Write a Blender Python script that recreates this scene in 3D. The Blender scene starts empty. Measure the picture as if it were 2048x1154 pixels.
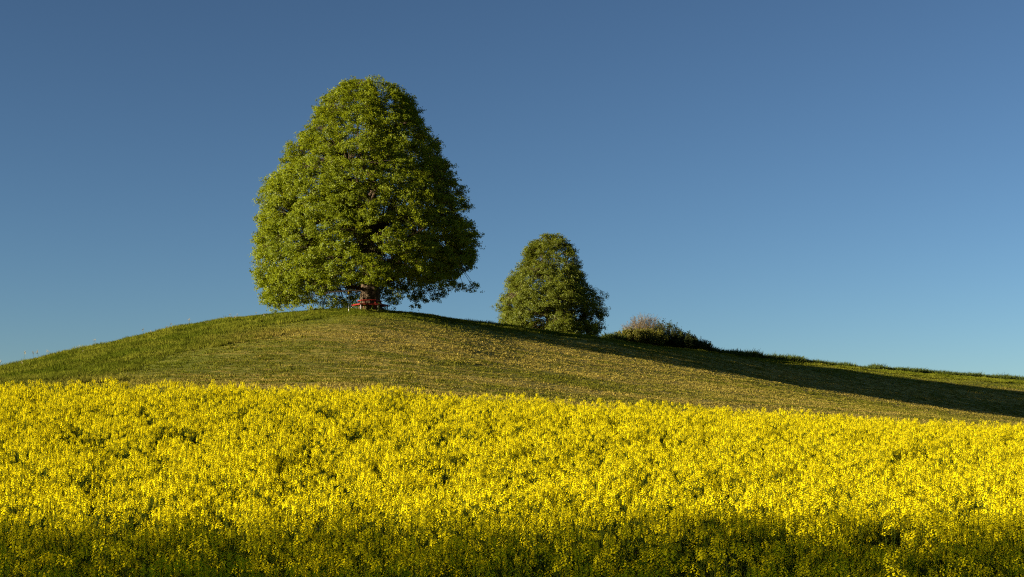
import bpy, math
import numpy as np
from mathutils import Vector, Matrix, Euler

sc = bpy.context.scene
COL = sc.collection
R = math.radians
rng = np.random.default_rng(20240507)

# ------------------------------------------------------------------ camera
FPX, VH = 2850.0, 900.0            # focal length and horizon row in photograph pixels (2048 wide)
cam_d = bpy.data.cameras.new('camera')
cam = bpy.data.objects.new('camera', cam_d)
COL.objects.link(cam)
cam.location = (0, 0, 0)
cam.rotation_euler = (R(90), 0, 0)
cam_d.sensor_width = 36.0
cam_d.lens = 36.0 * FPX / 2048
cam_d.shift_y = (VH - 577) / 2048
cam_d.clip_start = 0.1
cam_d.clip_end = 6000
sc.camera = cam

# ------------------------------------------------------------------ sky, sun, exposure
SUN_EL, SUN_AZ = R(12.0), R(23.0)  # elevation; angle of the sun behind the picture plane, on the left
to_sun = Vector((-math.cos(SUN_AZ) * math.cos(SUN_EL), -math.sin(SUN_AZ) * math.cos(SUN_EL), math.sin(SUN_EL)))
world = bpy.data.worlds.new('World')
sc.world = world
world.use_nodes = True
wn, wl = world.node_tree.nodes, world.node_tree.links
wn.clear()
sky = wn.new('ShaderNodeTexSky')
sky.sky_type = 'NISHITA'
sky.sun_disc = False
sky.sun_elevation = SUN_EL
sky.sun_rotation = math.atan2(to_sun.x, to_sun.y)
sky.altitude = 1500
sky.air_density = 1.0
sky.dust_density = 0.0
sky.ozone_density = 3.6
bg = wn.new('ShaderNodeBackground')
bg.inputs['Strength'].default_value = 0.050
wout = wn.new('ShaderNodeOutputWorld')
gm = wn.new('ShaderNodeGamma'); gm.inputs[1].default_value = 1.3
hs = wn.new('ShaderNodeHueSaturation'); hs.inputs['Saturation'].default_value = 0.91; hs.inputs['Value'].default_value = 0.45; hs.inputs['Hue'].default_value = 0.493
wl.new(sky.outputs[0], gm.inputs[0]); wl.new(gm.outputs[0], hs.inputs['Color']); wl.new(hs.outputs[0], bg.inputs[0])
wl.new(bg.outputs[0], wout.inputs[0])
sun_d = bpy.data.lights.new('sun', 'SUN')
sun_d.energy = 5.0
sun_d.angle = R(0.5)
sun_d.color = (1.0, 0.89, 0.70)
sun = bpy.data.objects.new('sun', sun_d)
sun.rotation_euler = to_sun.to_track_quat('Z', 'Y').to_euler()
COL.objects.link(sun)
sc.view_settings.view_transform = 'Standard'
sc.view_settings.look = 'None'
sc.view_settings.gamma = 1.0
sc.view_settings.use_curve_mapping = False
sc.view_settings.exposure = 1.45
sc.cycles.use_denoising = False
sc.cycles.filter_width = 1.15
sc.cycles.max_bounces = 6
sc.cycles.transparent_max_bounces = 4

# ------------------------------------------------------------------ helpers
def tag(o, label=None, cat=None, group=None, kind=None):
    if label: o['label'] = label
    if cat: o['category'] = cat
    if group: o['group'] = group
    if kind: o['kind'] = kind
    return o

def link(o, parent=None):
    COL.objects.link(o)
    if parent is not None: o.parent = parent
    return o

def empty(name, loc, rz=0.0):
    o = bpy.data.objects.new(name, None)
    o.empty_display_size = 0.3
    o.location = loc
    o.rotation_euler = (0, 0, rz)
    return link(o)

class MB:
    """collects triangles/quads with a material slot and a random value per vertex"""
    def __init__(s): s.v, s.q, s.m, s.r, s.n = [], [], [], [], 0
    def add(s, v, f, mat=0, rnd=0.5):
        v = np.asarray(v, np.float32).reshape(-1, 3); f = np.asarray(f, np.int32)
        s.v.append(v); s.q.append((f + s.n, mat)); s.r.append(np.broadcast_to(np.asarray(rnd, np.float32), (len(v),)))
        s.n += len(v)
    def join(s, o, M=None):
        b = s.n
        for v in o.v:
            if M is not None:
                m = np.array(M, np.float32); v = v @ m[:3, :3].T + m[:3, 3]
            s.v.append(v); s.n += len(v)
        for f, k in o.q: s.q.append((f + b, k))
        s.r += o.r
    def mesh(s, name, mats, smooth=False):
        me = bpy.data.meshes.new(name)
        V = np.concatenate(s.v)
        loops = np.concatenate([f.ravel() for f, _ in s.q])
        cnt = np.concatenate([np.full(len(f), f.shape[1], np.int32) for f, _ in s.q])
        mi = np.concatenate([np.full(len(f), k, np.int32) for f, k in s.q])
        st = np.concatenate([[0], np.cumsum(cnt)[:-1]]).astype(np.int32)
        me.vertices.add(len(V)); me.vertices.foreach_set('co', V.ravel())
        me.loops.add(len(loops)); me.loops.foreach_set('vertex_index', loops.astype(np.int32))
        me.polygons.add(len(cnt)); me.polygons.foreach_set('loop_start', st)
        me.polygons.foreach_set('material_index', mi)
        if smooth: me.polygons.foreach_set('use_smooth', np.ones(len(cnt), bool))
        a = me.attributes.new('rnd', 'FLOAT', 'POINT'); a.data.foreach_set('value', np.concatenate(s.r).astype(np.float32))
        for m in mats: me.materials.append(m)
        me.update(calc_edges=True)
        return me
    def obj(s, name, mats, parent=None, smooth=False):
        return link(bpy.data.objects.new(name, s.mesh(name, mats, smooth)), parent)

def tube(mb, pts, rad, sides=6, mat=0, rnd=0.5, cap=True):
    pts = np.asarray(pts, float); n = len(pts); rad = np.broadcast_to(np.asarray(rad, float), (n,))
    t = np.gradient(pts, axis=0); t /= np.linalg.norm(t, axis=1, keepdims=True) + 1e-9
    ref = np.array([0.13, 0.29, 0.95]) if abs(t[0, 2]) < 0.8 else np.array([0.97, 0.2, 0.1])
    a = np.cross(t, ref); a /= np.linalg.norm(a, axis=1, keepdims=True) + 1e-9
    b = np.cross(t, a)
    th = np.arange(sides) * 2 * np.pi / sides
    ring = pts[:, None] + rad[:, None, None] * (np.cos(th)[None, :, None] * a[:, None] + np.sin(th)[None, :, None] * b[:, None])
    i = np.arange(n - 1)[:, None] * sides; k = np.arange(sides)[None]; k2 = (k + 1) % sides
    f = np.stack([i + k, i + k2, i + sides + k2, i + sides + k], -1).reshape(-1, 4)
    mb.add(ring.reshape(-1, 3), f, mat, rnd)

def box(mb, c, size, M=None, mat=0, bev=0.0):
    """box with chamfered long edges"""
    sx, sy, sz = [q / 2 for q in size]
    b = bev
    prof = np.array([(-sy + b, -sz), (sy - b, -sz), (sy, -sz + b), (sy, sz - b), (sy - b, sz), (-sy + b, sz), (-sy, sz - b), (-sy, -sz + b)])
    v = np.concatenate([np.c_[np.full(8, -sx), prof], np.c_[np.full(8, sx), prof]])
    if M is not None:
        m = np.array(M); v = v @ m[:3, :3].T
    v = v + np.asarray(c)
    f = [(i, (i + 1) % 8, (i + 1) % 8 + 8, i + 8) for i in range(8)]
    mb.add(v, f, mat)
    mb.add(v[:8], [tuple(range(7, -1, -1))], mat)
    mb.add(v[8:], [tuple(range(8))], mat)

def vnoise(p, seed=0):
    """value noise in 2 or 3 dimensions, 0..1"""
    p = np.asarray(p, float); i = np.floor(p).astype(np.int64); f = p - i; f = f * f * (3 - 2 * f)
    dim = p.shape[-1]; out = 0
    for c in range(2 ** dim):
        o = np.array([(c >> k) & 1 for k in range(dim)])
        g = i + o
        h = (g * np.array([73856093, 19349663, 83492791])[:dim]).sum(-1) + seed * 9781
        h = (h ^ (h >> 13)) * 1274126177 & 0x7fffffff
        h = (h ^ (h >> 16)) & 0xffff
        w = np.prod(np.where(o, f, 1 - f), -1)
        out = out + w * h / 65535.0
    return out

def fbm(p, oct=3, seed=0):
    a, s, t = 0.5, 0, 0
    for k in range(oct):
        s = s + a * vnoise(np.asarray(p) * 2 ** k, seed + k); t += a; a *= 0.5
    return s / t

# ------------------------------------------------------------------ node helpers
class NT:
    def __init__(s, name):
        s.m = bpy.data.materials.new(name); s.m.use_nodes = True
        s.t = s.m.node_tree; s.t.nodes.clear()
        s.out = s.n('ShaderNodeOutputMaterial')
    def n(s, ty, **kw):
        x = s.t.nodes.new(ty)
        for k, v in kw.items(): setattr(x, k, v)
        return x
    def set(s, sock, v):
        if isinstance(v, bpy.types.NodeSocket): s.t.links.new(v, sock)
        else: sock.default_value = v
    def math(s, op, a, b=0.0, c=0.0, clamp=False):
        x = s.n('ShaderNodeMath', operation=op, use_clamp=clamp)
        for i, v in enumerate((a, b, c)): s.set(x.inputs[i], v)
        return x.outputs[0]
    def mix(s, f, a, b, blend='MIX'):
        x = s.n('ShaderNodeMix', data_type='RGBA', blend_type=blend)
        s.set(x.inputs[0], f)
        s.set(x.inputs[6], a if isinstance(a, bpy.types.NodeSocket) else (*a, 1))
        s.set(x.inputs[7], b if isinstance(b, bpy.types.NodeSocket) else (*b, 1))
        return x.outputs[2]
    def noise(s, vec, scale, detail=2.0, rough=0.5):
        x = s.n('ShaderNodeTexNoise')
        s.set(x.inputs['Vector'], vec); x.inputs['Scale'].default_value = scale
        x.inputs['Detail'].default_value = detail; x.inputs['Roughness'].default_value = rough
        return x.outputs[0]
    def ramp(s, v, lo, hi):
        x = s.n('ShaderNodeMapRange', interpolation_type='SMOOTHSTEP')
        s.set(x.inputs[0], v); x.inputs[1].default_value = lo; x.inputs[2].default_value = hi
        return x.outputs[0]
    def pos(s): return s.n('ShaderNodeNewGeometry').outputs['Position']
    def attr(s, name): return s.n('ShaderNodeAttribute', attribute_name=name).outputs['Fac']
    def objrand(s): return s.n('ShaderNodeObjectInfo').outputs['Random']
    def scale(s, vec, sc3):
        x = s.n('ShaderNodeVectorMath', operation='MULTIPLY'); s.set(x.inputs[0], vec); x.inputs[1].default_value = sc3
        return x.outputs[0]
    def leafy(s, color, trans_color=None, trans=0.35, gloss=0.0, rough=0.5):
        d = s.n('ShaderNodeBsdfDiffuse'); s.set(d.inputs[0], color)
        t = s.n('ShaderNodeBsdfTranslucent'); s.set(t.inputs[0], trans_color if trans_color is not None else color)
        m = s.n('ShaderNodeMixShader'); m.inputs[0].default_value = trans
        s.t.links.new(d.outputs[0], m.inputs[1]); s.t.links.new(t.outputs[0], m.inputs[2])
        o = m.outputs[0]
        if gloss:
            g = s.n('ShaderNodeBsdfGlossy'); g.inputs['Roughness'].default_value = rough
            g.inputs[0].default_value = (1, 1, 1, 1)
            m2 = s.n('ShaderNodeMixShader'); m2.inputs[0].default_value = gloss
            s.t.links.new(o, m2.inputs[1]); s.t.links.new(g.outputs[0], m2.inputs[2]); o = m2.outputs[0]
        s.t.links.new(o, s.out.inputs[0])
        return s.m
    def principled(s, color, rough=0.7, bump=None, strength=0.4, dist=0.02, spec=0.3, metal=0.0):
        p = s.n('ShaderNodeBsdfPrincipled'); s.set(p.inputs['Base Color'], color if isinstance(color, bpy.types.NodeSocket) else (*color, 1))
        s.set(p.inputs['Roughness'], rough); p.inputs['Specular IOR Level'].default_value = spec
        p.inputs['Metallic'].default_value = metal
        if bump is not None:
            b = s.n('ShaderNodeBump'); b.inputs['Strength'].default_value = strength; b.inputs['Distance'].default_value = dist
            s.t.links.new(bump, b.inputs['Height']); s.t.links.new(b.outputs[0], p.inputs['Normal'])
        s.t.links.new(p.outputs[0], s.out.inputs[0])
        return s.m

def meadow_color(n, fine=True):
    """colour of the sward from its place on the hill: green uncut grass, bleached mown slope"""
    p = n.pos()
    sep = n.n('ShaderNodeSeparateXYZ'); n.t.links.new(p, sep.inputs[0])
    x, y = sep.outputs[0], sep.outputs[1]
    warp = n.math('MULTIPLY', n.math('SUBTRACT', n.noise(p, 0.09, 3), 0.5), 22.0)
    warp2 = n.math('MULTIPLY', n.math('SUBTRACT', n.noise(p, 0.5, 2), 0.5), 9.0)
    w = n.math('ADD', warp, warp2)
    left = n.ramp(n.math('ADD', x, w), -33.0, -11.0)
    top = n.math('SUBTRACT', n.math('MINIMUM', n.math('ADD', n.math('MULTIPLY', x, 1.25), 150.0), n.math('ADD', n.math('MULTIPLY', x, 0.6), 156.5)), n.math('ADD', y, n.math('MULTIPLY', w, 0.5)))
    topm = n.ramp(top, -2.0, 16.0)
    mown = n.math('MULTIPLY', left, topm)
    streak = n.noise(n.scale(p, (0.06, 0.42, 0.3)), 1.0, 3, 0.6)
    patch = n.noise(p, 0.7, 3, 0.7)
    st = n.math('ADD', n.math('MULTIPLY', streak, 0.5), n.math('MULTIPLY', patch, 0.5))
    rows_ = n.math('SINE', n.math('ADD', n.math('MULTIPLY', n.math('ADD', y, n.math('MULTIPLY', x, 0.18)), 2.6), n.math('MULTIPLY', warp, 0.45)))
    st = n.math('ADD', st, n.math('MULTIPLY', rows_, 0.03))
    band = n.noise(n.scale(p, (0.018, 0.085, 0.05)), 1.0, 2, 0.5)
    st = n.math('ADD', st, n.math('MULTIPLY', n.math('SUBTRACT', band, 0.5), 0.42))
    near_crop = n.ramp(n.math('SUBTRACT', y, n.math('ADD', n.math('MULTIPLY', x, 0.21), 54.0)), 4.0, 26.0)
    st = n.math('SUBTRACT', st, n.math('MULTIPLY', n.math('SUBTRACT', 1.0, near_crop), 0.06))
    straw = n.math('MULTIPLY', n.ramp(st, 0.428, 0.585), mown)
    tuft = n.noise(p, 3.2, 2, 0.6)
    green = n.mix(n.ramp(n.noise(p, 0.25, 3), 0.35, 0.65), (0.095, 0.115, 0.008), (0.190, 0.190, 0.018))
    olive = n.mix(n.ramp(tuft, 0.3, 0.7), (0.095, 0.100, 0.008), (0.185, 0.170, 0.018))
    green2 = n.mix(mown, green, olive)
    strawc = n.mix(n.ramp(tuft, 0.3, 0.7), (0.19, 0.142, 0.022), (0.47, 0.345, 0.075))
    return n.mix(n.math('MULTIPLY', straw, 0.9), green2, strawc), p, y

# ---- ground
n = NT('hill_sward')
c, p, y = meadow_color(n)
x_ = n.n('ShaderNodeSeparateXYZ'); n.t.links.new(p, x_.inputs[0])
fld = n.ramp(n.math('SUBTRACT', n.math('ADD', n.math('MULTIPLY', x_.outputs[0], 0.21), 54.0), y), -0.6, 0.6)
soil = n.mix(n.noise(p, 3.0, 3), (0.035, 0.026, 0.014), (0.07, 0.052, 0.03))
M_HILL = n.principled(n.mix(fld, c, soil), 0.95, n.noise(p, 2.2, 4, 0.7), 0.8, 0.12, 0.1)
# ---- grass
n = NT('meadow_grass_blade')
c, p, y = meadow_color(n)
c = n.mix(n.math('MULTIPLY', n.objrand(), 0.5), c, n.mix(1.0, c, (0.45, 0.5, 0.4), 'MULTIPLY'))
M_GRASS = n.leafy(c, None, 0.25)
n = NT('rough_grass_blade')
r = n.objrand()
M_ROUGH = n.leafy(n.mix(r, (0.035, 0.055, 0.012), (0.10, 0.12, 0.025)), None, 0.3)
n = NT('seed_head'); M_SEED = n.leafy(n.mix(n.objrand(), (0.30, 0.24, 0.12), (0.5, 0.45, 0.3)), None, 0.3)
# ---- rape
n = NT('rape_petal')
M_PETAL = n.leafy(n.mix(n.attr('rnd'), (0.89, 0.69, 0.003), (0.95, 0.82, 0.012)), None, 0.35)
n = NT('rape_bud'); M_BUD = n.leafy(n.mix(n.attr('rnd'), (0.22, 0.24, 0.02), (0.45, 0.40, 0.02)), None, 0.3)
n = NT('rape_stem'); M_STEM = n.leafy(n.mix(n.attr('rnd'), (0.055, 0.08, 0.007), (0.11, 0.135, 0.012)), None, 0.2)
n = NT('rape_leaf'); M_RLEAF = n.leafy(n.mix(n.attr('rnd'), (0.035, 0.065, 0.010), (0.075, 0.115, 0.018)), None, 0.3)
# ---- trees
def leaf_mat(name, a, b, tr, trans=0.42, gloss=0.008):
    n = NT(name)
    r = n.attr('rnd')
    return n.leafy(n.mix(r, a, b), n.mix(r, tr[0], tr[1]), trans, gloss, 0.45)
M_LIME = leaf_mat('lime_leaf', (0.080, 0.118, 0.006), (0.265, 0.295, 0.012), ((0.15, 0.19, 0.006), (0.37, 0.38, 0.010)))
M_LIME2 = leaf_mat('duller_lime_leaf', (0.075, 0.105, 0.010), (0.205, 0.220, 0.022), ((0.12, 0.14, 0.008), (0.24, 0.24, 0.014)))
M_SHRUB = leaf_mat('dark_shrub_leaf', (0.035, 0.052, 0.012), (0.075, 0.090, 0.022), ((0.06, 0.08, 0.01), (0.10, 0.11, 0.015)))
M_OLIVE = leaf_mat('olive_shrub_leaf', (0.11, 0.115, 0.014), (0.22, 0.19, 0.03), ((0.10, 0.11, 0.01), (0.17, 0.16, 0.02)))
M_BLOSSOM = leaf_mat('faded_blossom', (0.14, 0.105, 0.036), (0.26, 0.19, 0.078), ((0.12, 0.085, 0.04), (0.2, 0.15, 0.07)), 0.25, 0.0)
M_SHADE_WOOD = leaf_mat('shade_wood_leaf', (0.04, 0.06, 0.012), (0.08, 0.11, 0.02), ((0.05, 0.08, 0.01), (0.1, 0.12, 0.012)), 0.3)
n = NT('bark')
p = n.pos(); b = n.noise(n.scale(p, (3.5, 3.5, 0.7)), 1.6, 5, 0.65)
M_BARK = n.principled(n.mix(n.ramp(b, 0.35, 0.7), (0.030, 0.020, 0.012), (0.14, 0.098, 0.055)), 0.95, b, 1.0, 0.15, 0.1)
n = NT('twig'); M_TWIG = n.principled(n.mix(n.attr('rnd'), (0.12, 0.088, 0.05), (0.25, 0.19, 0.115)), 0.9, spec=0.1)
n = NT('dark_twig'); M_DTWIG = n.principled(n.mix(n.attr('rnd'), (0.05, 0.035, 0.02), (0.12, 0.085, 0.05)), 0.9, spec=0.1)
# ---- bench and post
n = NT('red_painted_wood')
p = n.pos(); b = n.noise(n.scale(p, (3, 3, 30)), 2.0, 4)
M_RED = n.principled(n.mix(n.ramp(b, 0.3, 0.75), (0.17, 0.011, 0.006), (0.25, 0.024, 0.010)), 0.55, b, 0.2, 0.01)
n = NT('concrete_leg'); b = n.noise(n.pos(), 12.0, 4)
M_LEG = n.principled(n.mix(b, (0.17, 0.16, 0.14), (0.30, 0.28, 0.25)), 0.9, b, 0.2, 0.01)
n = NT('weathered_metal'); b = n.noise(n.pos(), 9.0, 3)
M_POST = n.principled(n.mix(b, (0.36, 0.35, 0.32), (0.52, 0.51, 0.48)), 0.5, b, 0.05, 0.005)
n = NT('yellow_enamel'); b = n.noise(n.pos(), 14.0, 3); M_YEL = n.principled(n.mix(b, (0.75, 0.48, 0.01), (0.85, 0.58, 0.02)), 0.4)
n = NT('brown_board'); b = n.noise(n.pos(), 14.0, 3); M_BRN = n.principled(n.mix(b, (0.10, 0.03, 0.015), (0.17, 0.05, 0.025)), 0.7)

# ------------------------------------------------------------------ terrain: smooth surface through surveyed points
def P(col, v, d): return ((col - 1024) / FPX * d, d, (VH - v) / FPX * d)
CP = []
for c_ in [(0, 768, 50), (512, 772, 51), (1024, 797, 53), (1536, 822, 56), (2048, 852, 59), (0, 1154, 13), (1024, 1154, 13), (2048, 1154, 13),
           (0, 985, 23.5), (1024, 985, 23.5), (2048, 1000, 24)]:
    q = P(*c_); CP.append((q[0], q[1], q[2] - 1.2))
CP += [(-15, 0, -2.9), (0, 0, -2.7), (15, 0, -2.7), (-15, -40, -4), (15, -40, -4), (60, -10, -4), (-60, -10, -3)]
for c_ in [(0, 738, 122), (200, 693, 128), (400, 648, 135), (600, 624, 140), (740, 620, 141), (860, 632, 145), (1000, 652, 153), (1100, 665, 159),
           (1200, 679, 161), (1300, 693, 164), (1420, 705, 169), (1600, 725, 180), (1800, 744, 193), (2048, 765, 206),
           (0, 765, 150), (400, 690, 165), (740, 665, 170), (1000, 675, 178), (1100, 692, 190), (1300, 726, 188), (1440, 735, 192), (1600, 748, 202), (2048, 782, 236),
           (0, 830, 200), (740, 760, 230), (1300, 780, 260), (2048, 820, 290),
           (0, 768, 80), (250, 765, 80), (740, 775, 75), (740, 690, 108), (740, 645, 127), (400, 700, 105), (200, 735, 103), (1024, 790, 80),
           (1024, 720, 118), (1024, 680, 140), (1300, 805, 88), (1300, 745, 130), (1600, 828, 95), (1600, 775, 148), (1600, 747, 166),
           (2048, 852, 105), (2048, 845, 155), (2048, 815, 173), (2048, 781, 188)]:
    CP.append(P(*c_))
CP += [(-110, 120, -1), (-100, 60, -2), (130, 130, -3), (110, 60, -4), (130, 240, 5), (-120, 220, 1)]
CP = np.array(CP); _X = CP[:, :2] / 100.0; _n = len(CP)
def _phi(r2): return np.where(r2 > 0, 0.5 * r2 * np.log(np.maximum(r2, 1e-12)), 0)
_A = np.zeros((_n + 3, _n + 3)); _A[:_n, :_n] = _phi(((_X[:, None] - _X[None]) ** 2).sum(-1)) + np.eye(_n) * 2e-4
_A[:_n, _n:] = np.c_[np.ones(_n), _X]; _A[_n:, :_n] = _A[:_n, _n:].T
_W = np.linalg.solve(_A, np.r_[CP[:, 2], 0, 0, 0])
def height(x, y):
    x = np.asarray(x, float); y = np.asarray(y, float); sh = np.broadcast(x, y).shape
    x = np.broadcast_to(x, sh).ravel(); y = np.broadcast_to(y, sh).ravel()
    q = np.stack([np.clip(x, -140, 170), np.clip(y, -60, 320)], 1) / 100.0
    t = np.empty(len(q))
    for i in range(0, len(q), 20000):
        k = q[i:i + 20000]
        t[i:i + 20000] = _phi(((k[:, None] - _X[None]) ** 2).sum(-1)) @ _W[:_n] + _W[_n] + k @ _W[_n + 1:]
    d = np.maximum(np.maximum(-110 - x, x - 140), np.maximum(-40 - y, y - 270))
    w = 1 - np.clip(d / 120, 0, 1); w = w * w * (3 - 2 * w)
    return (t * w - 4 * (1 - w)).reshape(sh)
def hz(x, y): return float(height(x, y))

def axis(a, b, step, far):
    g = list(np.arange(a, b + step / 2, step)); s = step
    lo, hi = [], []
    q = a
    while q > -far: s *= 1.35; q -= s; lo.append(q)
    q, s = b, step
    while q < far: s *= 1.35; q += s; hi.append(q)
    return np.array(lo[::-1] + g + hi)
gx, gy = axis(-75, 105, 1.0, 3000), axis(-20, 240, 1.0, 3000)
XX, YY = np.meshgrid(gx, gy)
ZZ = height(XX, YY) + (fbm(np.stack([XX, YY], -1) * 0.22, 3, 5) - 0.5) * 0.28 * (YY > 56) * (np.abs(XX) < 140)
mb = MB()
nx, ny = len(gx), len(gy)
ii = (np.arange(ny - 1)[:, None] * nx + np.arange(nx - 1)[None]).ravel()
mb.add(np.stack([XX, YY, ZZ], -1).reshape(-1, 3), np.stack([ii, ii + 1, ii + nx + 1, ii + nx], -1))
tag(mb.obj('hill', [M_HILL], smooth=True), 'grassy round hill with green crest and bleached mown slope', 'hill', kind='structure')

# ridge line seen from the road: per direction, the distance at which the ground stands highest in view
_d = np.arange(90, 260, 1.0)
def ridge(col):
    u = (col - 1024) / FPX
    return float(_d[np.argmax(height(u * _d, _d) / _d)])

# ------------------------------------------------------------------ scatter (stuff only)
def scatter(name, pts, rot, scl, pick, protos):
    me = bpy.data.meshes.new(name)
    me.vertices.add(len(pts)); me.vertices.foreach_set('co', np.asarray(pts, np.float32).ravel())
    a = me.attributes.new('rot', 'FLOAT_VECTOR', 'POINT'); a.data.foreach_set('vector', np.asarray(rot, np.float32).ravel())
    a = me.attributes.new('scl', 'FLOAT_VECTOR', 'POINT'); a.data.foreach_set('vector', np.asarray(scl, np.float32).ravel())
    a = me.attributes.new('pick', 'INT', 'POINT'); a.data.foreach_set('value', np.asarray(pick, np.int32))
    o = link(bpy.data.objects.new(name, me))
    pc = bpy.data.collections.new(name + '_kinds')
    for i, m in enumerate(protos):
        pc.objects.link(bpy.data.objects.new('%s_kind_%02d' % (name, i), m))
    g = bpy.data.node_groups.new(name, 'GeometryNodeTree')
    g.interface.new_socket('Geometry', in_out='INPUT', socket_type='NodeSocketGeometry')
    g.interface.new_socket('Geometry', in_out='OUTPUT', socket_type='NodeSocketGeometry')
    N, L = g.nodes, g.links
    gi, go = N.new('NodeGroupInput'), N.new('NodeGroupOutput')
    ci = N.new('GeometryNodeCollectionInfo'); ci.inputs[0].default_value = pc
    ci.inputs['Separate Children'].default_value = True; ci.inputs['Reset Children'].default_value = True
    ip = N.new('GeometryNodeInstanceOnPoints'); ip.inputs['Pick Instance'].default_value = True
    def na(nm, ty):
        x = N.new('GeometryNodeInputNamedAttribute'); x.data_type = ty; x.inputs[0].default_value = nm
        return [s for s in x.outputs if s.enabled][0]
    L.new(gi.outputs[0], ip.inputs['Points']); L.new(ci.outputs[0], ip.inputs['Instance'])
    L.new(na('pick', 'INT'), ip.inputs['Instance Index'])
    L.new(na('rot', 'FLOAT_VECTOR'), ip.inputs['Rotation'])
    L.new(na('scl', 'FLOAT_VECTOR'), ip.inputs['Scale'])
    L.new(ip.outputs[0], go.inputs[0])
    md = o.modifiers.new('scatter', 'NODES'); md.node_group = g
    return o

# ------------------------------------------------------------------ leaves
def leaf_quads(mb, c, nrm, size, mat, rnd, asp=0.8):
    """folded, pointed leaves: centre c, facing nrm, four corners each"""
    k = len(c)
    a = rng.normal(size=(k, 3)); a -= (a * nrm).sum(1, keepdims=True) * nrm; a /= np.linalg.norm(a, axis=1, keepdims=True) + 1e-9
    b = np.cross(nrm, a)
    s = np.asarray(size)[:, None] * 0.5
    lift = nrm * s * 0.35
    v = np.stack([c - a * s - lift * 0.3, c + b * s * asp + lift * rng.uniform(0, 1, (k, 1)), c + a * s - lift * 0.5, c - b * s * asp + lift * rng.uniform(0, 1, (k, 1))], 1).reshape(-1, 3)
    mb.add(v, np.arange(4 * k).reshape(-1, 4), mat, np.repeat(rnd, 4))

def unit(v): return v / (np.linalg.norm(v, axis=-1, keepdims=True) + 1e-9)

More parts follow.
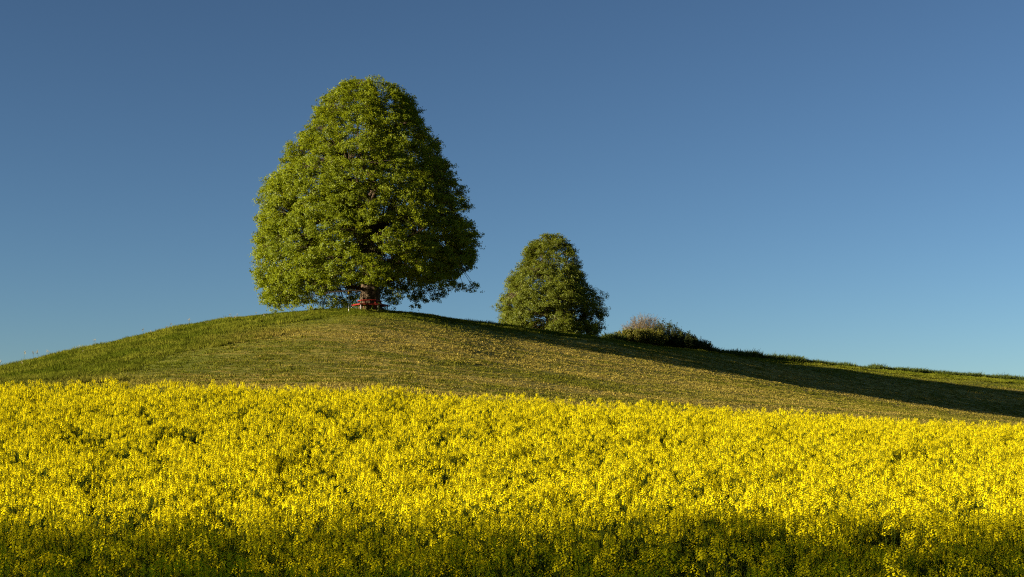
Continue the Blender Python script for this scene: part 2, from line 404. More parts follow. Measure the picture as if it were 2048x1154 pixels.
def make_tree(name, base, prof, clumps, sprigs, leaves, leaf, mleaf, seed, trunk_r, trunk_h, limbs, lowfn, extra=(), inner=0.25, gap=0.36,
              clump_r=(0.75, 0.42), sprig_r=0.26, lobes=0.10):
    """prof: rows (z, left half width, right half width) of the crown's outline in metres, about the trunk"""
    global rng
    rng = np.random.default_rng(seed)
    root = empty(name, base)
    pz, pl, pr = np.array(prof).T
    o_ = np.argsort(pz); pz, pl, pr = pz[o_], pl[o_], pr[o_]
    def Rad(z, ph):
        l, r = np.interp(z, pz, pl), np.interp(z, pz, pr)
        ro = (l + r) / 2 + (r - l) / 2 * np.cos(ph)
        k = fbm(np.stack([np.cos(ph) * 2.6 + 7, np.sin(ph) * 2.6 + 7, z * 0.42], -1), 3, seed) - 0.5
        return ro * (1 + lobes * 2 * k)
    # clump centres
    zz = np.linspace(pz[0], pz[-1] - 0.25, 400); wr = (np.interp(zz, pz, pl) + np.interp(zz, pz, pr)) + 1.2
    cdf = np.cumsum(wr); cdf /= cdf[-1]
    K = clumps * 3
    z = np.interp(rng.random(K), cdf, zz); ph = rng.uniform(-np.pi, np.pi, K)
    shell = rng.random(K) > inner
    f = np.where(shell, 1 - 0.22 * rng.random(K) ** 1.3, np.sqrt(rng.uniform(0.05, 0.62, K)))
    r = np.maximum(Rad(z, ph) * f - 0.35 * (f > 0.8), 0)
    c = np.stack([r * np.cos(ph), r * np.sin(ph), z], 1)
    ok = (z > lowfn(r, ph)) & (fbm(c * 0.55, 2, seed + 3) > gap * np.where(f > 0.7, 1, 1.15))
    c, f = c[ok][:clumps], f[ok][:clumps]
    for e in extra:                                            # stray sprays that stick out of the crown
        c = np.concatenate([c, np.array([e])]); f = np.r_[f, 1.0]
    K = len(c)
    # limbs: bent boughs from the trunk into the crown
    zt = trunk_h
    lend, lpts = [], []
    H = pz[-1]
    for i in range(limbs):
        t = (i + 0.5) / limbs
        a = i * 2.39996 + rng.uniform(-0.3, 0.3)
        z0 = trunk_h * 0.75 + (H * 0.62 - trunk_h * 0.75) * t ** 1.3
        z1 = min(z0 + (0.10 + 0.35 * t) * H * rng.uniform(0.8, 1.15), H * 0.95)
        rr = max(0.25, float(Rad(np.array(z1), np.array(a)))) * rng.uniform(0.55, 0.8)
        s = np.linspace(0, 1, 9)[:, None]
        A = np.array([0, 0, z0]); B = np.array([rr * math.cos(a), rr * math.sin(a), z1]); Cn = np.array([rr * 0.55 * math.cos(a + 0.2), rr * 0.55 * math.sin(a + 0.2), z0 + (z1 - z0) * 0.30])
        pt = (1 - s) ** 2 * A + 2 * s * (1 - s) * Cn + s * s * B
        pt[1:-1] += rng.normal(0, 0.12, (7, 3))
        lpts.append(pt)
    # leader
    s = np.linspace(0, 1, 12)
    lead = np.stack([0.35 * np.sin(s * 5 + seed), 0.3 * np.cos(s * 4 + seed), trunk_h * 0.6 + (H * 0.93 - trunk_h * 0.6) * s], 1)
    lpts.append(lead)
    allp = np.concatenate(lpts); own = np.concatenate([np.full(len(q), i) for i, q in enumerate(lpts)])
    wgt = np.concatenate([np.linspace(1.5, 0, len(q)) for q in lpts])
    mbs = [MB() for _ in lpts]
    for i, q in enumerate(lpts):
        r0 = trunk_r * (0.34 if i < limbs else 0.62) * (1.0 if i == limbs else 1.15 - 0.5 * i / limbs)
        tube(mbs[i], q, np.linspace(r0, 0.05, len(q)), 7, 0)
    for k in range(K):
        d = np.linalg.norm(allp - c[k], axis=1) + wgt + np.maximum(0, allp[:, 2] - c[k, 2]) * 0.6
        j = int(np.argmin(d)); a0 = allp[j]; b0 = c[k]
        mid = (a0 + b0) / 2 + rng.normal(0, 0.18, 3) + np.array([0, 0, 0.12 * np.linalg.norm(b0 - a0)])
        s = np.linspace(0, 1, 5)[:, None]
        tube(mbs[own[j]], (1 - s) ** 2 * a0 + 2 * s * (1 - s) * mid + s * s * b0, np.linspace(0.055, 0.014, 5), 3, 0)
    # trunk
    mt = MB()
    nz, ns = 22, 40
    tz = np.linspace(-0.5, trunk_h * 1.25, nz); th = np.arange(ns) * 2 * np.pi / ns
    TZ, TH = np.meshgrid(tz, th, indexing='ij')
    flare = 1 + 0.45 * np.exp(-np.maximum(TZ, 0) / 0.55) - 0.25 * np.clip((TZ - trunk_h * 0.6) / (trunk_h * 0.65), 0, 1)
    rib = 1 + 0.16 * (fbm(np.stack([np.cos(TH) * 2.4 + 9, np.sin(TH) * 2.4 + 9, TZ * 0.35], -1), 3, seed + 9) - 0.5) * 2 + 0.05 * np.sin(TH * 7 + TZ * 0.6)
    RR = trunk_r * flare * rib
    i = np.arange(nz - 1)[:, None] * ns; k = np.arange(ns)[None]; k2 = (k + 1) % ns
    mt.add(np.stack([RR * np.cos(TH), RR * np.sin(TH), TZ], -1).reshape(-1, 3), np.stack([i + k, i + k2, i + ns + k2, i + ns + k], -1).reshape(-1, 4))
    mt.obj('trunk', [M_BARK], root, smooth=True)
    for m in mbs: m.obj('limb', [M_BARK], root, smooth=True)
    # leaves: clump > sprig > leaf
    ci = np.repeat(np.arange(K), sprigs)
    rad = unit(c * np.array([1, 1, 0]) + 1e-6)[ci]
    tan = np.stack([-rad[:, 1], rad[:, 0], 0 * rad[:, 0]], 1)
    q = rng.normal(size=(len(ci), 3)); q = unit(q) * rng.random((len(ci), 1)) ** 0.45
    big = rng.uniform(0.7, 1.25, K)[ci][:, None]
    off = (rad * q[:, :1] * clump_r[0] + tan * q[:, 1:2] * clump_r[0]) * big
    off[:, 2] += (q[:, 2] * clump_r[1] - 0.28 * np.abs(q[:, 0]) * clump_r[0]) * big[:, 0]
    sp = c[ci] + off
    si = np.repeat(np.arange(len(sp)), leaves)
    q2 = rng.normal(size=(len(si), 3)) * np.array([1, 1, 0.75]) * sprig_r * 0.6
    lp = sp[si] + q2
    spn = (unit(sp - np.array([0, 0, H * 0.35])) * 0.6 + np.array([0, 0, 0.3]) + rng.normal(size=sp.shape) * 0.5)[si]
    nr = unit(spn + rng.normal(size=(len(si), 3)) * 0.42)
    cl = rng.random(K)[ci][si]
    rnd = np.clip(0.35 * rng.random(len(si)) + 0.25 * cl + 0.4 * rng.random(len(sp))[si], 0, 1)
    keep = (lp[:, 2] + base[2] > height(lp[:, 0] + base[0], lp[:, 1] + base[1]) + 0.12) & (lp[:, 2] < H + 0.05)
    mc = MB()
    leaf_quads(mc, lp[keep], nr[keep], rng.uniform(*leaf, keep.sum()), 0, rnd[keep])
    tag(mc.obj('crown', [mleaf], root), kind='stuff')
    return root

# big lime on the crest
BD = 142.0; BX = (740 - 1024) / FPX * BD; BS = FPX / BD
bz = hz(BX, BD)
rows = [(159, 734, 752), (163, 715, 770), (170, 688, 792), (182, 664, 812), (200, 643, 828), (225, 626, 841), (250, 612, 852), (275, 592, 872), (300, 575, 889),
        (325, 562, 903), (350, 549, 916), (375, 530, 928), (400, 517, 938), (430, 513, 948), (460, 511, 956), (500, 508, 956), (540, 507, 952), (570, 512, 950), (600, 520, 945), (622, 540, 930)]
prof = [((621 - v) / BS, (740 - a) / BS, (b - 740) / BS) for v, a, b in rows]
def low_big(r, ph):
    cx = np.cos(ph) * r
    side = np.clip(cx / 11, -1, 1)
    lo = 1.75 - 0.10 * r + np.where(side > 0, side ** 2 * 4.3, side * 0.25)
    sw = np.exp(-((ph - (-math.pi + R(23))) / 0.2) ** 2)
    fr = np.exp(-((ph + math.pi / 2) / 0.55) ** 2)
    pw = np.exp(-((r * np.cos(ph) + 2.2) / 1.1) ** 2) * (np.sin(ph) < 0)
    return lo + 0.9 * fr + 0.9 * pw + 1.7 * sw * np.clip(r / 7, 0, 1) + 0.55 * np.sin(ph * 5 + 1) + 0.4 * np.sin(ph * 11) + np.where(r < 3.2, 0.75, 0)
ex = [(10.3, -1.5, 1.95), (9.4, -1.3, 2.2), (8.6, -1.2, 2.5), (10.4, -1.8, 2.3), (-10.2, -1.0, 0.9), (-7.1, -2.5, 0.45), (-6.9, -2.2, 0.9), (2.9, -2.0, 0.95), (3.3, -2.2, 1.5), (-9.3, -2.4, 0.75)]
t1 = make_tree('lime_tree', (BX, BD, bz), prof, 3100, 12, 15, (0.105, 0.165), M_LIME, 11, 0.93, 3.2, 16, low_big, ex, inner=0.22, gap=0.335, lobes=0.055, sprig_r=0.20)
tag(t1, 'tall broad lime tree with the red bench round its trunk, on the crest', 'tree')

# smaller tree beyond the crest
SD = 190.0; SX = (1100 - 1024) / FPX * SD; SS = FPX / SD; szz = hz(SX, SD)
rows = [(467, 1090, 1112), (474, 1078, 1126), (482, 1066, 1140), (500, 1048, 1152), (515, 1040, 1162), (535, 1026, 1166), (550, 1018, 1170), (570, 1008, 1178),
        (590, 1002, 1196), (610, 996, 1206), (630, 997, 1208), (650, 1000, 1204), (675, 1003, 1200), (705, 1020, 1185)]
vb = VH - szz / SD * FPX
prof = [((vb - v) / SS, (1100 - a) / SS, (b - 1100) / SS) for v, a, b in rows]
zf = lambda v: (vb - v) / SS
ex = [((x - 1100) / SS, y, zf(v)) for x, y, v in [(1208, -1, 590), (1200, -1.5, 597), (1210, -1, 620), (992, -1, 612), (998, -1.4, 618), (1192, -2, 585), (1206, -.5, 632), (1203, -1, 655)]]
t2 = make_tree('broadleaf_tree', (SX, SD, szz), prof, 1500, 12, 14, (0.10, 0.165), M_LIME2, 23, 0.42, 2.4, 13, lambda r, ph: 0 * r + 0.5 + 0.3 * np.sin(ph * 4), ex,
               gap=0.352, inner=0.32, clump_r=(0.72, 0.42), sprig_r=0.24, lobes=0.17)
tag(t2, 'smaller cone-shaped tree standing behind the hillside, leaves down to the ground', 'tree')

# ------------------------------------------------------------------ shrubs beyond the ridge
def make_shrub(name, col, d, w, h, stems, per, leaf, mleaf, mtwig, label, seed, bare=0.0, spiky=0.3, leafden=14, lean=0.0):
    global rng
    rng = np.random.default_rng(seed)
    x = (col - 1024) / FPX * d; z = hz(x, d)
    root = empty(name, (x, d, z))
    mt, ml = MB(), MB()
    P_, N_ = [], []
    for s in range(stems):
        a = rng.uniform(0, 2 * math.pi); t = math.sqrt(rng.random())
        hh = h * (1 - 0.55 * t ** 2.2) * rng.uniform(0.8, 1.08); rr = w * 0.5 * t
        e = np.array([rr * math.cos(a) + lean * hh, rr * math.sin(a) * 0.8, hh])
        b0 = np.array([e[0] * 0.15, e[1] * 0.15, -0.2]); m = np.array([e[0] * 0.75, e[1] * 0.75, hh * 0.45])
        q = np.linspace(0, 1, 6)[:, None]; pt = (1 - q) ** 2 * b0 + 2 * q * (1 - q) * m + q * q * e + rng.normal(0, 0.04, (6, 3))
        tube(mt, pt, np.linspace(0.03, 0.008, 6), 3, 0, rng.random())
        for k in range(per):
            t0 = rng.uniform(0.35, 1.0); i = min(int(t0 * 5), 4); o = pt[i] + (pt[i + 1] - pt[i]) * (t0 * 5 - i)
            dr = unit(rng.normal(size=3) + np.array([math.cos(a) * 0.6, math.sin(a) * 0.6, 0.9]))
            ln = rng.uniform(0.25, 0.7) * h / 3.2
            e2 = o + dr * ln
            tube(mt, np.stack([o, (o + e2) / 2 + rng.normal(0, 0.03, 3), e2]), np.linspace(0.012, 0.006, 3), 3, 0, rng.random())
            if rng.random() > bare:
                u = rng.random((leafden, 1)); pp = o + (e2 - o) * u + rng.normal(0, 0.10, (leafden, 3))
                P_.append(pp)
    mt.obj('stem', [mtwig], root)
    pp = np.concatenate(P_); pp = pp[pp[:, 2] > -0.1]
    nr = unit(rng.normal(size=pp.shape) * 0.8 + np.array([0, 0, 0.5]))
    leaf_quads(ml, pp, nr, rng.uniform(*leaf, len(pp)), 0, rng.random(len(pp)), 0.6)
    tag(ml.obj('foliage', [mleaf], root), kind='stuff')
    tag(root, label, 'shrub', 'shrubs beyond the ridge')
    return root
rd = lambda c: ridge(c) + 0.8
make_shrub('twiggy_shrub', 1288, rd(1288) + 3, 5.8, 3.7, 170, 13, (0.05, 0.11), M_BLOSSOM, M_TWIG, 'pale twiggy shrub with thin pinkish-brown crown, tallest of the shrubs on the ridge', 5, 0.12, leafden=7)
make_shrub('olive_shrub', 1262, rd(1262), 4.6, 1.7, 90, 10, (0.10, 0.20), M_OLIVE, M_DTWIG, 'low olive-green shrub at the foot of the pale twiggy shrub', 6)
make_shrub('olive_shrub', 1302, rd(1302), 4.2, 2.0, 80, 10, (0.10, 0.20), M_OLIVE, M_DTWIG, 'olive-yellow shrub between the pale twiggy shrub and the dark green shrub', 7)
make_shrub('dark_shrub', 1330, rd(1330) + 1, 4.4, 3.1, 60, 9, (0.10, 0.20), M_SHRUB, M_DTWIG, 'dark green shrub with spiky upright shoots beside the pale twiggy shrub', 8, lean=0.12)
make_shrub('dark_shrub', 1366, rd(1366), 3.2, 2.1, 60, 10, (0.10, 0.20), M_SHRUB, M_DTWIG, 'rounded dark green shrub, second lowest in the row of shrubs', 9, lean=0.05)
make_shrub('dark_shrub', 1398, rd(1398), 3.2, 1.45, 60, 10, (0.08, 0.17), M_SHRUB, M_DTWIG, 'lowest dark green shrub at the downhill end of the row', 10)

# ------------------------------------------------------------------ bench round the trunk
rng = np.random.default_rng(3)
bench = empty('tree_bench', (BX, BD, bz + 0.02), R(4))
tag(bench, 'red wooden six-sided bench built round the big trunk', 'bench')
NS, RI, RO = 6, 1.16, 1.62
def side_len(r): return 2 * r * math.tan(math.pi / NS)
for k in range(NS):
    a = k * 2 * math.pi / NS
    rot = Matrix.Rotation(a, 4, 'Z')
    def slat(nm, r, z, size, tilt=0.0):
        m = MB(); box(m, (0, 0, 0), size, bev=0.008)
        o = m.obj(nm, [M_RED], bench)
        o.matrix_local = rot @ Matrix.Translation((0, -r, z)) @ Matrix.Rotation(tilt, 4, 'X')
    for j in range(3):
        r = RI + 0.08 + j * 0.155
        slat('seat_slat', r, 0.46, (side_len(r) - 0.012, 0.135, 0.045))
    slat('back_slat', RI - 0.07, 0.86, (side_len(RI - 0.09) - 0.01, 0.035, 0.10), R(-9))
    m = MB(); box(m, (0, 0, 0), (side_len(RO) * 0.97, 0.04, 0.08), bev=0.006)
    o = m.obj('apron', [M_RED], bench); o.matrix_local = rot @ Matrix.Translation((0, -(RO - 0.06), 0.392))
for k in range(NS):                                             # legs at the corners
    a = (k + 0.5) * 2 * math.pi / NS
    rot = Matrix.Rotation(a, 4, 'Z'); rc = 1 / math.cos(math.pi / NS)
    m = MB(); box(m, (0, 0, 0), (0.09, 0.09, 0.75), bev=0.01)
    o = m.obj('leg', [M_LEG], bench); o.matrix_local = rot @ Matrix.Translation((0, -(RO - 0.13) * rc, 0.06))
    m = MB(); box(m, (0, 0, 0), (0.07, 0.07, 1.2), bev=0.01)
    o = m.obj('back_post', [M_RED], bench); o.matrix_local = rot @ Matrix.Translation((0, -(RI - 0.17) * rc, 0.33)) @ Matrix.Rotation(R(-6), 4, 'X')

# ------------------------------------------------------------------ waymark post
px = (697.5 - 1024) / FPX * 138.0; py = 138.0
post = empty('waymark_post', (px, py, hz(px, py)), R(-12))
tag(post, 'slim pale post with a yellow waymark beside the lime tree', 'signpost')
m = MB(); tube(m, [(0, 0, -0.4), (0, 0, 0.6), (0, 0, 2.0)], 0.042, 10); m.obj('post', [M_POST], post, smooth=True)
m = MB(); tube(m, [(0, 0, 1.99), (0, 0, 2.03), (0, 0, 2.07), (0, 0, 2.10)], [0.055, 0.06, 0.05, 0.004], 10); m.obj('cap', [M_POST], post, smooth=True)
m = MB(); box(m, (0, -0.058, 1.72), (0.34, 0.03, 0.36), bev=0.008); m.obj('board', [M_BRN], post)
m = MB()
v = [(0, -0.09, 1.56), (0.16, -0.09, 1.72), (0, -0.09, 1.88), (-0.16, -0.09, 1.72)]
v2 = [(a, b + 0.016, c_) for a, b, c_ in v]
m.add(v + v2, [(0, 1, 2, 3), (7, 6, 5, 4), (0, 4, 5, 1), (1, 5, 6, 2), (2, 6, 7, 3), (3, 7, 4, 0)])
m.obj('diamond_sign', [M_YEL], post)

# ------------------------------------------------------------------ grass
def blade(mb, b, tip, w, mat=0, rnd=0.5, side=None):
    b, tip = np.asarray(b, float), np.asarray(tip, float)
    s = unit(np.cross(tip - b, rng.normal(size=3))) * w * 0.5
    mid = (b + tip) / 2 + np.array([0, 0, 0.12 * np.linalg.norm(tip - b)])
    mb.add([b - s, b + s, mid + s * 0.8, tip, mid - s * 0.8], [(0, 1, 2, 4)], mat, rnd)
    mb.q.append((np.array([[4, 2, 3]]) + mb.n - 5, mat))
def tuft(k, rad, h, w, mat=M_GRASS, seeds=0, droop=0.5):
    mb = MB()
    for i in range(k):
        a = rng.uniform(0, 2 * math.pi); r = rad * math.sqrt(rng.random()) * 0.7
        b = np.array([r * math.cos(a), r * math.sin(a), -0.03])
        a2 = a + rng.normal(0, 0.8); hh = h * rng.uniform(0.5, 1.1); l = hh * droop * rng.uniform(0.3, 1.2)
        blade(mb, b, b + np.array([l * math.cos(a2), l * math.sin(a2), hh]), w, 0)
    for i in range(seeds):
        a = rng.uniform(0, 2 * math.pi); b = np.array([0, 0, 0.0]); hh = h * rng.uniform(1.5, 2.2)
        e = np.array([0.12 * hh * math.cos(a), 0.12 * hh * math.sin(a), hh]); tube(mb, [b, e * 0.6, e], 0.004, 3, 0)
        for j in range(5): blade(mb, e * (0.8 + 0.05 * j), e * (0.9 + 0.05 * j) + rng.normal(0, 0.025, 3), 0.03, 1)
    return mb.mesh('tuft', [mat, M_SEED])
rng = np.random.default_rng(77)
short = [tuft(12, 0.26, 0.11, 0.035, droop=1.1) for _ in range(4)]
tall = [tuft(16, 0.28, 0.27, 0.030, droop=0.7) for _ in range(4)]
seedy = [tuft(10, 0.2, 0.33, 0.02, seeds=3) for _ in range(2)]
NG = 190000
gy_ = np.sqrt(rng.uniform(50 ** 2, 222 ** 2, NG)); gx_ = rng.uniform(-0.42, 0.42, NG) * gy_
gz_ = height(gx_, gy_)
# leave out what the hill itself hides
el = gz_ / gy_
us = np.linspace(-0.44, 0.44, 160); prof_el = np.maximum.accumulate(height(us[:, None] * _d[None], np.broadcast_to(_d, (160, len(_d)))) / _d, axis=1)
iu = np.clip(((gx_ / gy_ + 0.44) / 0.88 * 159).round().astype(int), 0, 159); idd = np.clip((gy_ - 90).astype(int), 0, len(_d) - 1)
vis = el > prof_el[iu, idd] - 0.9 / gy_
edge = 54.0 + 0.21 * gx_
g = vis & (gy_ > edge + 0.3) | (gy_ < 90) & (gy_ > edge + 0.3)
gx_, gy_, gz_ = gx_[g], gy_[g], gz_[g]
nzv = fbm(np.stack([gx_, gy_], -1) * 0.25, 3, 31)
wob = (fbm(np.stack([gx_, gy_], -1) * 0.09, 3, 8) - 0.5) * 18
uncut = (gx_ + wob < -22) | (gy_ + wob * 0.4 > np.minimum(148 + 1.25 * gx_, 154.5 + 0.6 * gx_))
pick = np.where(uncut, 4 + rng.integers(0, 4, len(gx_)), rng.integers(0, 4, len(gx_)))
crest = gz_ / gy_ > prof_el[np.clip(((gx_ / gy_ + 0.44) / 0.88 * 159).round().astype(int), 0, 159), -1] - 0.0035
sd = uncut & crest & (rng.random(len(gx_)) < 0.006) & (gx_ < -18)
pick = np.where(sd, 8 + rng.integers(0, 2, len(gx_)), pick)
s_ = (0.25 + 1.5 * fbm(np.stack([gx_, gy_], -1) * 0.9, 2, 32) * (0.4 + 1.2 * nzv)) * rng.uniform(0.7, 1.3, len(gx_))
near_tree = np.hypot(gx_ - BX, gy_ - BD) < 14
s_ *= np.where(near_tree & uncut, 0.6, 1)
jz = (fbm(np.stack([gx_, gy_], -1) * 0.22, 3, 5) - 0.5) * 0.28
o = scatter('meadow_grass', np.stack([gx_, gy_, gz_ + jz - 0.01], 1), np.stack([rng.normal(0, 0.1, len(gx_)), rng.normal(0, 0.1, len(gx_)), rng.uniform(0, 6.28, len(gx_))], 1),
            np.stack([np.ones(len(gx_)) * 1.1, np.ones(len(gx_)) * 1.1, s_], 1), pick, short + tall + seedy)
tag(o, 'short mown and uncut grass covering the hill', 'grass', kind='stuff')

# rough strip of taller growth along the ridge below the shrubs
rg = [tuft(14, 0.35, 0.62, 0.05, M_ROUGH, droop=0.6) for _ in range(3)] + [tuft(22, 0.5, 0.45, 0.09, M_ROUGH, droop=0.9) for _ in range(3)]
cols = rng.uniform(1215, 2120, 9000)
rdv = np.array([ridge(c_) for c_ in np.arange(1200, 2140, 10)])
dd = np.interp(cols, np.arange(1200, 2140, 10), rdv) + rng.uniform(1.0, 6.0, len(cols))
rx = (cols - 1024) / FPX * dd
rs = 1.25 * rng.uniform(0.5, 1.15, len(cols)) * (0.55 + 0.9 * fbm(np.stack([rx * 0.5, dd * 0.1], -1), 2, 4)) * np.interp(cols, [1200, 1450, 1650, 2100], [1.2, 1.25, 0.95, 1.05])
o = scatter('rough_grass', np.stack([rx, dd, height(rx, dd) - 0.03], 1), np.stack([rng.normal(0, .12, len(cols)), rng.normal(0, .12, len(cols)), rng.uniform(0, 6.28, len(cols))], 1),
            np.stack([rs * 0.9, rs * 0.9, rs], 1), rng.integers(0, 6, len(cols)), rg)
tag(o, 'strip of dark rough grass and weeds along the ridge', 'grass', kind='stuff')

# weeds and suckers at the foot of the big trunk
mb = MB(); pp = []
for i in range(30):
    a = rng.uniform(-2.9, 0.4); r = rng.uniform(0.95, 2.0)
    hh = rng.uniform(0.2, 0.75) * (1.3 if math.cos(a) > 0 else 0.8)
    b = np.array([r * math.cos(a), r * math.sin(a), -0.1]); e = b + np.array([rng.normal(0, .12), rng.normal(0, .12), hh])
    tube(mb, [b, (b + e) / 2, e], [0.01, 0.007, 0.004], 3, 1)
    pp.append(b + (e - b) * rng.random((12, 1)) + rng.normal(0, .06, (12, 3)))
pp = np.concatenate(pp); leaf_quads(mb, pp, unit(rng.normal(size=pp.shape) + [0, 0, .6]), rng.uniform(.07, .14, len(pp)), 0, rng.random(len(pp)))
o = mb.obj('weeds', [M_LIME, M_STEM]); o.location = (BX, BD, bz)
tag(o, 'leafy weeds and suckers growing round the bench at the foot of the trunk', 'weeds', kind='stuff')

# ------------------------------------------------------------------ rapeseed
rng = np.random.default_rng(404)
def flower(mb, c, axis_, size):
    axis_ = unit(axis_); t = unit(np.cross(axis_, rng.normal(size=3))); b = np.cross(axis_, t)
    rn = rng.random()
    for k in range(4):
        a = k * math.pi / 2
        d = t * math.cos(a) + b * math.sin(a); e = np.cross(axis_, d)
        mb.add([c, c + d * size * 0.6 + e * size * 0.42 + axis_ * size * 0.22, c + d * size + axis_ * size * 0.15, c + d * size * 0.6 - e * size * 0.42 + axis_ * size * 0.22], [(0, 1, 2, 3)], 0, rn)
def raceme(nf, length):
    """flowering head: stalk along +z from the origin, ring on ring of flowers, buds on top, young pods below"""
    mb = MB()
    tube(mb, [(0, 0, -0.02), (0, 0, length * 0.5), (0, 0, length)], [0.0035, 0.003, 0.002], 3, 2)
    for i in range(nf):
        t = i / nf; a = i * 2.39996 + rng.normal(0, 0.3)
        z = length * (0.30 + 0.68 * t); r = 0.040 * (1.0 - 0.5 * t ** 2) * rng.uniform(0.75, 1.2)
        d = np.array([math.cos(a), math.sin(a), 0]); c = d * r + np.array([0, 0, z + 0.012])
        flower(mb, c, d * (1.0 - 0.6 * t) + np.array([0, 0, 0.75]) + rng.normal(0, 0.25, 3), rng.uniform(0.0105, 0.0135))
        s = unit(np.cross(d, [0, 0, 1])) * 0.0012
        mb.add([np.array([0, 0, z - 0.008]) - s, np.array([0, 0, z - 0.008]) + s, c], [(0, 1, 2)], 2)
    for i in range(9):                                          # buds
        d = rng.normal(size=3) * 0.009; c = np.array([0, 0, length + 0.008]) + d * [1, 1, .6]
        mb.add([c + [0, 0, .006], c + [.004, 0, 0], c + [-.002, .0035, 0], c + [-.002, -.0035, 0], c - [0, 0, .006]], [(0, 1, 2), (0, 2, 3), (0, 3, 1), (4, 2, 1), (4, 3, 2), (4, 1, 3)], 1, rng.random())
    for i in range(13):                                         # young pods
        a = rng.uniform(0, 6.28); z = length * rng.uniform(-1.1, 0.35); d = np.array([math.cos(a), math.sin(a), 0.7]); b = np.array([0, 0, z])
        s = unit(np.cross(d, [0, 0, 1])) * 0.0035
        mb.add([b - s, b + s, b + d * 0.055], [(0, 1, 2)], 2, 0.8)
    return mb
RAC = [raceme(int(k), l) for k, l in [(25, 0.14), (20, 0.12), (29, 0.165), (17, 0.10), (23, 0.145)]]
RAC_ME = [r.mesh('flower_cluster', [M_PETAL, M_BUD, M_STEM]) for r in RAC]
def rape_plant(H, nb, spread):
    """returns stem geometry and the places of the flower clusters"""
    mb = MB(); heads = []
    top = np.array([rng.normal(0, 0.03), rng.normal(0, 0.03), H])
    tube(mb, [(0, 0, -0.08), (top * 0.5 + rng.normal(0, 0.01, 3)), top], [0.008, 0.006, 0.004], 4, 2, rng.random())
    heads.append((top, np.array([rng.normal(0, .1), rng.normal(0, .1), 1.0]), rng.choice([0, 2, 4]), rng.uniform(1.15, 1.45)))
    for i in range(nb):
        a = i * 2.39996 + rng.normal(0, 0.35); z0 = H * rng.uniform(0.42, 0.78)
        z1 = H * rng.uniform(0.76, 1.0); r = spread * rng.uniform(0.45, 1.1)
        d = np.array([math.cos(a), math.sin(a), 0])
        b = top * (z0 / H); e = top * (z1 / H) * [1, 1, 0] + d * r + np.array([0, 0, z1]); m = (b + e) / 2 + d * r * 0.22
        tube(mb, [b, m, e], [0.0045, 0.0038, 0.003], 3, 2, rng.random())
        heads.append((e, e - m + np.array([0, 0, 0.25]), int(rng.integers(0, 5)), rng.uniform(0.9, 1.25)))
    for i in range(15):                                         # leaves
        a = rng.uniform(0, 6.28); z = H * rng.uniform(0.2, 0.84); l = rng.uniform(0.12, 0.24) * (1.25 - z / H)
        d = np.array([math.cos(a), math.sin(a), 0.25]); s = np.array([-d[1], d[0], 0]) * l * 0.2; b = np.array([0, 0, z])
        mb.add([b, b + d * l * 0.5 + s + [0, 0, .02], b + d * l - [0, 0, l * .3], b + d * l * 0.5 - s + [0, 0, .02]], [(0, 1, 2), (0, 2, 3)], 3, rng.random())
    return mb, heads
def head_matrix(h):
    p, d, k, s = h
    q = Vector(d).to_track_quat('Z', 'Y')
    return Matrix.Translation(Vector(p)) @ q.to_matrix().to_4x4() @ Matrix.Scale(s, 4)
PL = [rape_plant(H, nb, sp) for H, nb, sp in [(1.22, 5, .19), (1.15, 6, .23), (1.28, 4, .17), (1.1, 5, .22), (1.2, 7, .25), (1.18, 5, .2)]]
FULL = []
for st, hd in PL:
    m = MB(); m.join(st)
    for h in hd: m.join(RAC[h[2]], head_matrix(h))
    FULL.append(m.mesh('rape_plant', [M_PETAL, M_BUD, M_STEM, M_RLEAF]))
STEM_ME = [st.mesh('stem', [M_PETAL, M_BUD, M_STEM, M_RLEAF]) for st, _ in PL]
DENS = 10.8
y0, y1, xm = 9.0, 64.0, 30.0
NP = int((y1 - y0) * 2 * xm * DENS)
fx = rng.uniform(-xm, xm, NP); fy = rng.uniform(y0, y1, NP)
ok = (fy < 54.0 + 0.21 * fx + rng.normal(0, 0.12, NP)) & (np.abs(fx) < 0.40 * fy + 1.5)
fx, fy = fx[ok], fy[ok]
P2 = np.stack([fx, fy], -1)
hole = fbm(P2 * np.array([1.9, 1.3]), 2, 61)
ok = hole > 0.27 + 0.08 * rng.random(len(fx))
fx, fy, P2, hole = fx[ok], fy[ok], P2[ok], hole[ok]
fs = (0.76 + 0.12 * fbm(P2 * 0.9, 3, 17) + 0.08 * np.clip((hole - 0.3) * 2.5, 0, 1)) * np.clip(rng.normal(1.0, 0.085, len(fx)), 0.75, 1.13)
fz = height(fx, fy)
frz = rng.uniform(0, 6.28, len(fx)); ft = rng.normal(0, 0.07, (len(fx), 2)); fk = rng.integers(0, 6, len(fx))
vt = VH - (fz + 1.2 * fs) / fy * FPX; ut = 1024 + fx / fy * FPX
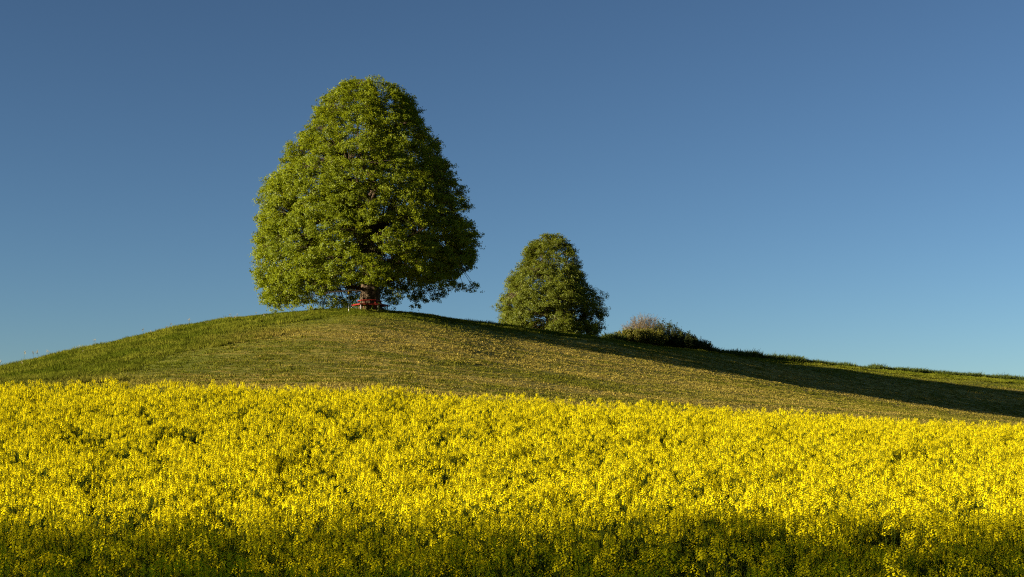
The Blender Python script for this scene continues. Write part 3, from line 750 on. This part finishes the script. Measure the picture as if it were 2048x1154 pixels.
front = np.where((vt < 1148) & (np.abs(ut - 1024) < 1015))[0]
front = front[np.argsort(fy[front])][:300]
isf = np.zeros(len(fx), bool); isf[front] = True
b = ~isf
o = scatter('rapeseed_crop', np.stack([fx, fy, fz], 1)[b], np.c_[ft, frz][b], np.repeat(fs[b, None], 3, 1), fk[b], FULL)
tag(o, 'dense yellow rapeseed crop in full flower below the hill', 'rapeseed field', kind='stuff')
GRP = 'rapeseed plants at the shaded front of the field'
for j in front:
    r = empty('rapeseed_plant', (fx[j], fy[j], fz[j])); r.rotation_euler = (ft[j, 0], ft[j, 1], frz[j]); r.scale = [fs[j]] * 3
    tag(r, 'flowering yellow rapeseed plant in the shaded frontmost row of the field', 'rapeseed', GRP)
    link(bpy.data.objects.new('stem', STEM_ME[fk[j]]), r)
    for h in PL[fk[j]][1]:
        q = bpy.data.objects.new('flower_cluster', RAC_ME[h[2]]); q.matrix_local = head_matrix(h); link(q, r)

# ------------------------------------------------------------------ unseen leaf screen with trunks, added to cast shade on the near crop
rng = np.random.default_rng(909)
mb = MB()
NW = 19000
wx = rng.uniform(-165, -25, NW); wy = rng.uniform(-16, -11, NW)
top = 16.0 + np.clip((wx + 88) * 0.035, -1.5, 1.5) + (wy + 12) * 0.5 + 0.4 * (fbm(np.stack([wx * 0.16, wy * 0.16], -1), 2, 71) - 0.5)
u = rng.random(NW) ** 0.6
wz = -2.5 + (top + 2.5) * u
leaf_quads(mb, np.stack([wx, wy, wz], 1), unit(rng.normal(size=(NW, 3))), rng.uniform(0.4, 0.9, NW), 0, rng.random(NW))
for i in range(60):
    x0, yy0 = rng.uniform(-164, -26), rng.uniform(-15, -12); z0 = hz(x0, yy0)
    tube(mb, [(x0, yy0, z0 - .3), (x0 + rng.normal(0, .3), yy0, 6), (x0 + rng.normal(0, .5), yy0, 12)], [0.3, .22, .08], 6, 1)
tag(mb.obj('shade_wood', [M_SHADE_WOOD, M_BARK]), 'unseen leafy wood added to shade the near side of the rapeseed field', 'wood', kind='stuff')
